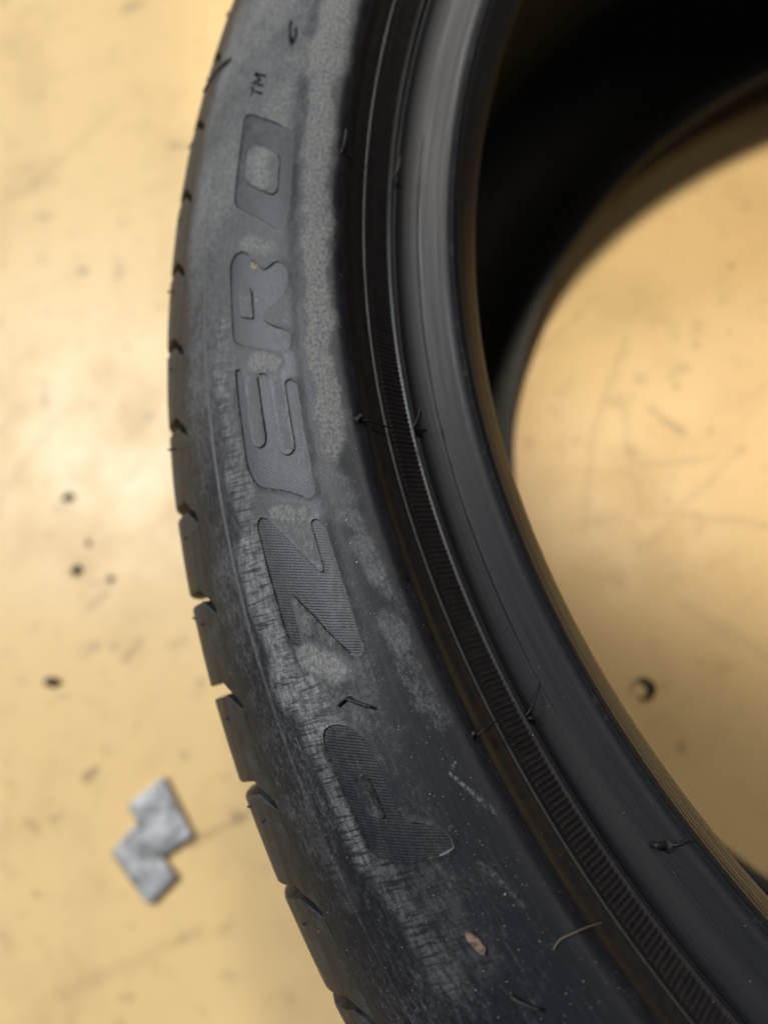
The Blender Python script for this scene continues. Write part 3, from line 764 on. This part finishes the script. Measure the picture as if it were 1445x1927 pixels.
# sandy grit sticking to the sidewall
t = NT('grit'); p = t.pos(); M_GRIT = t.set(t.mix(t.noise(p, 800, 1), (.20, .17, .13, 1), (.50, .44, .36, 1)), .8)
V3 = []; faces = []
octa = np.array([(1, 0, 0), (-1, 0, 0), (0, 1, 0), (0, -1, 0), (0, 0, 1), (0, 0, -1)], float)
of = [(0, 2, 4), (2, 1, 4), (1, 3, 4), (3, 0, 4), (2, 0, 5), (1, 2, 5), (3, 1, 5), (0, 3, 5)]
spots = [(-55.6, 20.6, .14), (-44.2, 27.2, .22), (-43.5, 27.6, .18), (-4.8, 22.5, .40), (-66.5, 9.0, .28), (-72.0, 9.6, .24), (-76.5, 9.4, .26), (3.8, 22.6, .8), (5.2, 23.0, .9), (4.6, 22.0, .7), (-24.9, 23.2, .55)]
for _ in range(520):
    u = random.uniform(-175, 60); v = random.choice([random.uniform(2, 50), random.gauss(9, 4), random.gauss(24, 6)])
    if .5 < v < 50: spots.append((u, v, random.uniform(.05, .13) * (2.0 if random.random() < .05 else 1)))
own_poly = [(closed_smooth(LET[k], 1.0), closed_smooth(HOLES[k], 1.0) if k in HOLES else None) for k in LET]
SPT = np.array([(a, b) for a, b, _ in spots]); inl = np.zeros(len(SPT), bool)
for a, b in own_poly:
    q = inside(a, SPT)
    if b is not None: q &= ~inside(b, SPT)
    inl |= q
for (u, v, s), il in zip(spots, inl):
    o, tu, tv, n = frame_at(u, v, (-.5 if il else 0) + s * .4)
    b0 = len(V3); rot = random.uniform(0, 6.28)
    for x, y, zz in octa:
        a = (x * math.cos(rot) - y * math.sin(rot)) * s * random.uniform(.7, 1.3); b = (x * math.sin(rot) + y * math.cos(rot)) * s * random.uniform(.7, 1.2)
        V3.append(o + (tu * a + tv * b + n * zz * s * .7) * 1e-3)
    faces += [tuple(b0 + i for i in f) for f in of]
g = mesh_obj('sidewall_grit', V3, faces, M_GRIT, None, False); g['kind'] = 'stuff'
g['label'] = 'scattered pale sand grains stuck to the dusty sidewall'; g['category'] = 'grit'

# ------------------------------------------------------------------ wheel weight on the floor
def mat_lead():
    t = NT('dull_grey_metal'); p = t.pos()
    n = t.noise(p, 90, 4, .6); nf = t.noise(p, 700, 4)
    col = t.mix(t.ramp(n, .35, .65), (.21, .205, .195, 1), (.44, .435, .43, 1))
    return t.set(col, t.ramp(n, .3, .7, .30, .55), t.bump(t.math('ADD', n, t.math('MULTIPLY', nf, .25)), .6, .0012), .5, .45)
M_LEAD = mat_lead()
t = NT('adhesive_pad'); M_PAD = t.set((.30, .29, .27, 1), .8)
def rounded_slab(name, quad, z0, z1, bev, mat, parent, cen):
    q = np.array(quad, float); c = q.mean(0); ring_ = []
    n = 4
    for i in range(n):
        p = q[i]; a = q[i - 1] - p; b = q[(i + 1) % n] - p
        a = a / np.linalg.norm(a); b = b / np.linalg.norm(b); R_ = .0013
        for tt in (0, .33, .67, 1):
            ring_.append(p + a * R_ * (1 - tt) ** 1.5 + b * R_ * tt ** 1.5)
    ring_ = np.array(ring_); m = len(ring_); V3 = []; faces = []
    for ins, zz in ((bev * .3, z0), (0, z0 + bev * .5), (0, z1 - bev), (bev * .35, z1 - bev * .3), (bev, z1), (bev * 4, z1 + .0001)):
        for p in ring_:
            d = (c - p) / np.linalg.norm(c - p); w_ = p + d * ins
            V3.append((w_[0] - cen[0], w_[1] - cen[1], zz))
    for k in range(5):
        for i in range(m): faces.append((k * m + i, k * m + (i + 1) % m, (k + 1) * m + (i + 1) % m, (k + 1) * m + i))
    faces.append(tuple(range(5 * m, 6 * m))); faces.append(tuple(reversed(range(m))))
    return mesh_obj(name, V3, faces, mat, parent, True)
cen = (-.472, -.175)
ww = empty('wheel_weight', (cen[0], cen[1], 0))
tag(ww, 'grey metal stick-on wheel weight in two staggered segments on the floor', 'wheel weight')
A = [(-.4885, -.1542), (-.4656, -.1389), (-.4463, -.1722), (-.4690, -.1860)]
B = [(-.4836, -.1650), (-.4990, -.1807), (-.4735, -.2096), (-.4557, -.1942)]
rounded_slab('segment', A, .0010, .0042, .0006, M_LEAD, ww, cen)
rounded_slab('segment', B, .0010, .0040, .0006, M_LEAD, ww, cen)
def shrink(q, k):
    q = np.array(q); c = q.mean(0); return c + (q - c) * k
rounded_slab('adhesive_pad', shrink(A, .93), .0002, .0013, .0002, M_PAD, ww, cen)
rounded_slab('adhesive_pad', shrink(B, .93), .0002, .0013, .0002, M_PAD, ww, cen)

# ------------------------------------------------------------------ rubber crumbs and a curl on the floor
def crumb(x, y, s, label, seed):
    rr = random.Random(seed); V3 = []; faces = []; nl, nk = 6, 9
    ph = [rr.uniform(0, 6.28) for _ in range(6)]
    for i in range(nl + 1):
        la = PI * i / nl
        for k in range(nk):
            lo = 2 * PI * k / nk
            R_ = s * (1 + .28 * math.sin(2 * lo + ph[0]) * math.sin(la) + .22 * math.sin(3 * la + ph[1] + lo) + .15 * math.sin(5 * lo + ph[2]))
            V3.append((R_ * math.sin(la) * math.cos(lo) * 1.15, R_ * math.sin(la) * math.sin(lo) * .9, max(R_ * math.cos(la) * .6 + s * .5, 0.0003)))
    for i in range(nl):
        for k in range(nk): faces.append((i * nk + k, (i + 1) * nk + k, (i + 1) * nk + (k + 1) % nk, i * nk + (k + 1) % nk))
    o = mesh_obj('rubber_crumb', V3, faces, M_HAIR, None, True); o.location = (x, y, 0)
    return tag(o, label, 'crumb', 'rubber crumbs on the floor')
crumb(-.5426, .0454, .0030, 'black rubber crumb on the floor, topmost of the larger ones left of the tyre', 1)
crumb(-.5329, -.0064, .0032, 'black rubber crumb on the floor, middle of the larger ones left of the tyre', 2)
crumb(-.5476, -.0788, .0040, 'biggest black rubber crumb on the floor, lowest one left of the tyre', 3)
crumb(-.5073, -.0153, .0018, 'tiny dark crumb on the floor just right of the middle black crumb', 4)
crumb(-.5252, .0110, .0016, 'tiny dark crumb on the floor between the two upper black crumbs', 5)
# curl of rubber shaving inside the tyre
V3 = []; faces = []; N = 26; k = 6; c0 = np.array([-.1862, -.1045])
for i in range(N):
    f = i / (N - 1); ang = math.radians(200 - 330 * f); rad = .0056 - .0012 * f
    c = np.array([c0[0] + rad * math.cos(ang), c0[1] + rad * math.sin(ang), .0012 + .0012 * math.sin(f * 3)])
    th_ = (.00025 + .0019 * max(0, math.sin((f - .18) * PI / .82)) ** 2)
    rd = np.array([math.cos(ang), math.sin(ang), 0]); up = np.array([0, 0, 1.])
    for q in range(k):
        a = 2 * PI * q / k; V3.append(c + rd * th_ * math.cos(a) + up * max(.0007, th_ * .7) * math.sin(a))
for i in range(N - 1):
    for q in range(k): faces.append((i * k + q, i * k + (q + 1) % k, (i + 1) * k + (q + 1) % k, (i + 1) * k + q))
faces += [tuple(range(k)), tuple(range((N - 1) * k, N * k))]
# fine dark grit scattered over the floor
Vg = []; Fg = []
for _ in range(420):
    x = random.uniform(-.75, .05); y = random.uniform(-.35, .6); s_ = random.uniform(.0002, .0006) * (1.8 if random.random() < .08 else 1)
    if math.hypot(x, y) > .225 and math.hypot(x, y) < .345: continue
    b0 = len(Vg); rot = random.uniform(0, 6.28)
    for a, b, zz in octa:
        a *= random.uniform(.6, 1.5); Vg.append((x + s_ * (a * math.cos(rot) - b * math.sin(rot)), y + s_ * (a * math.sin(rot) + b * math.cos(rot)), s_ * .5 + zz * s_ * .5))
    Fg += [tuple(b0 + i for i in f) for f in of]
fg = mesh_obj('floor_grit', Vg, Fg, M_HAIR, None, False); fg['kind'] = 'stuff'; fg['label'] = 'fine dark grit scattered over the yellow floor'; fg['category'] = 'grit'
tag(mesh_obj('rubber_curl', V3, faces, M_HAIR), 'black curled rubber shaving on the floor inside the tyre hole', 'shaving')
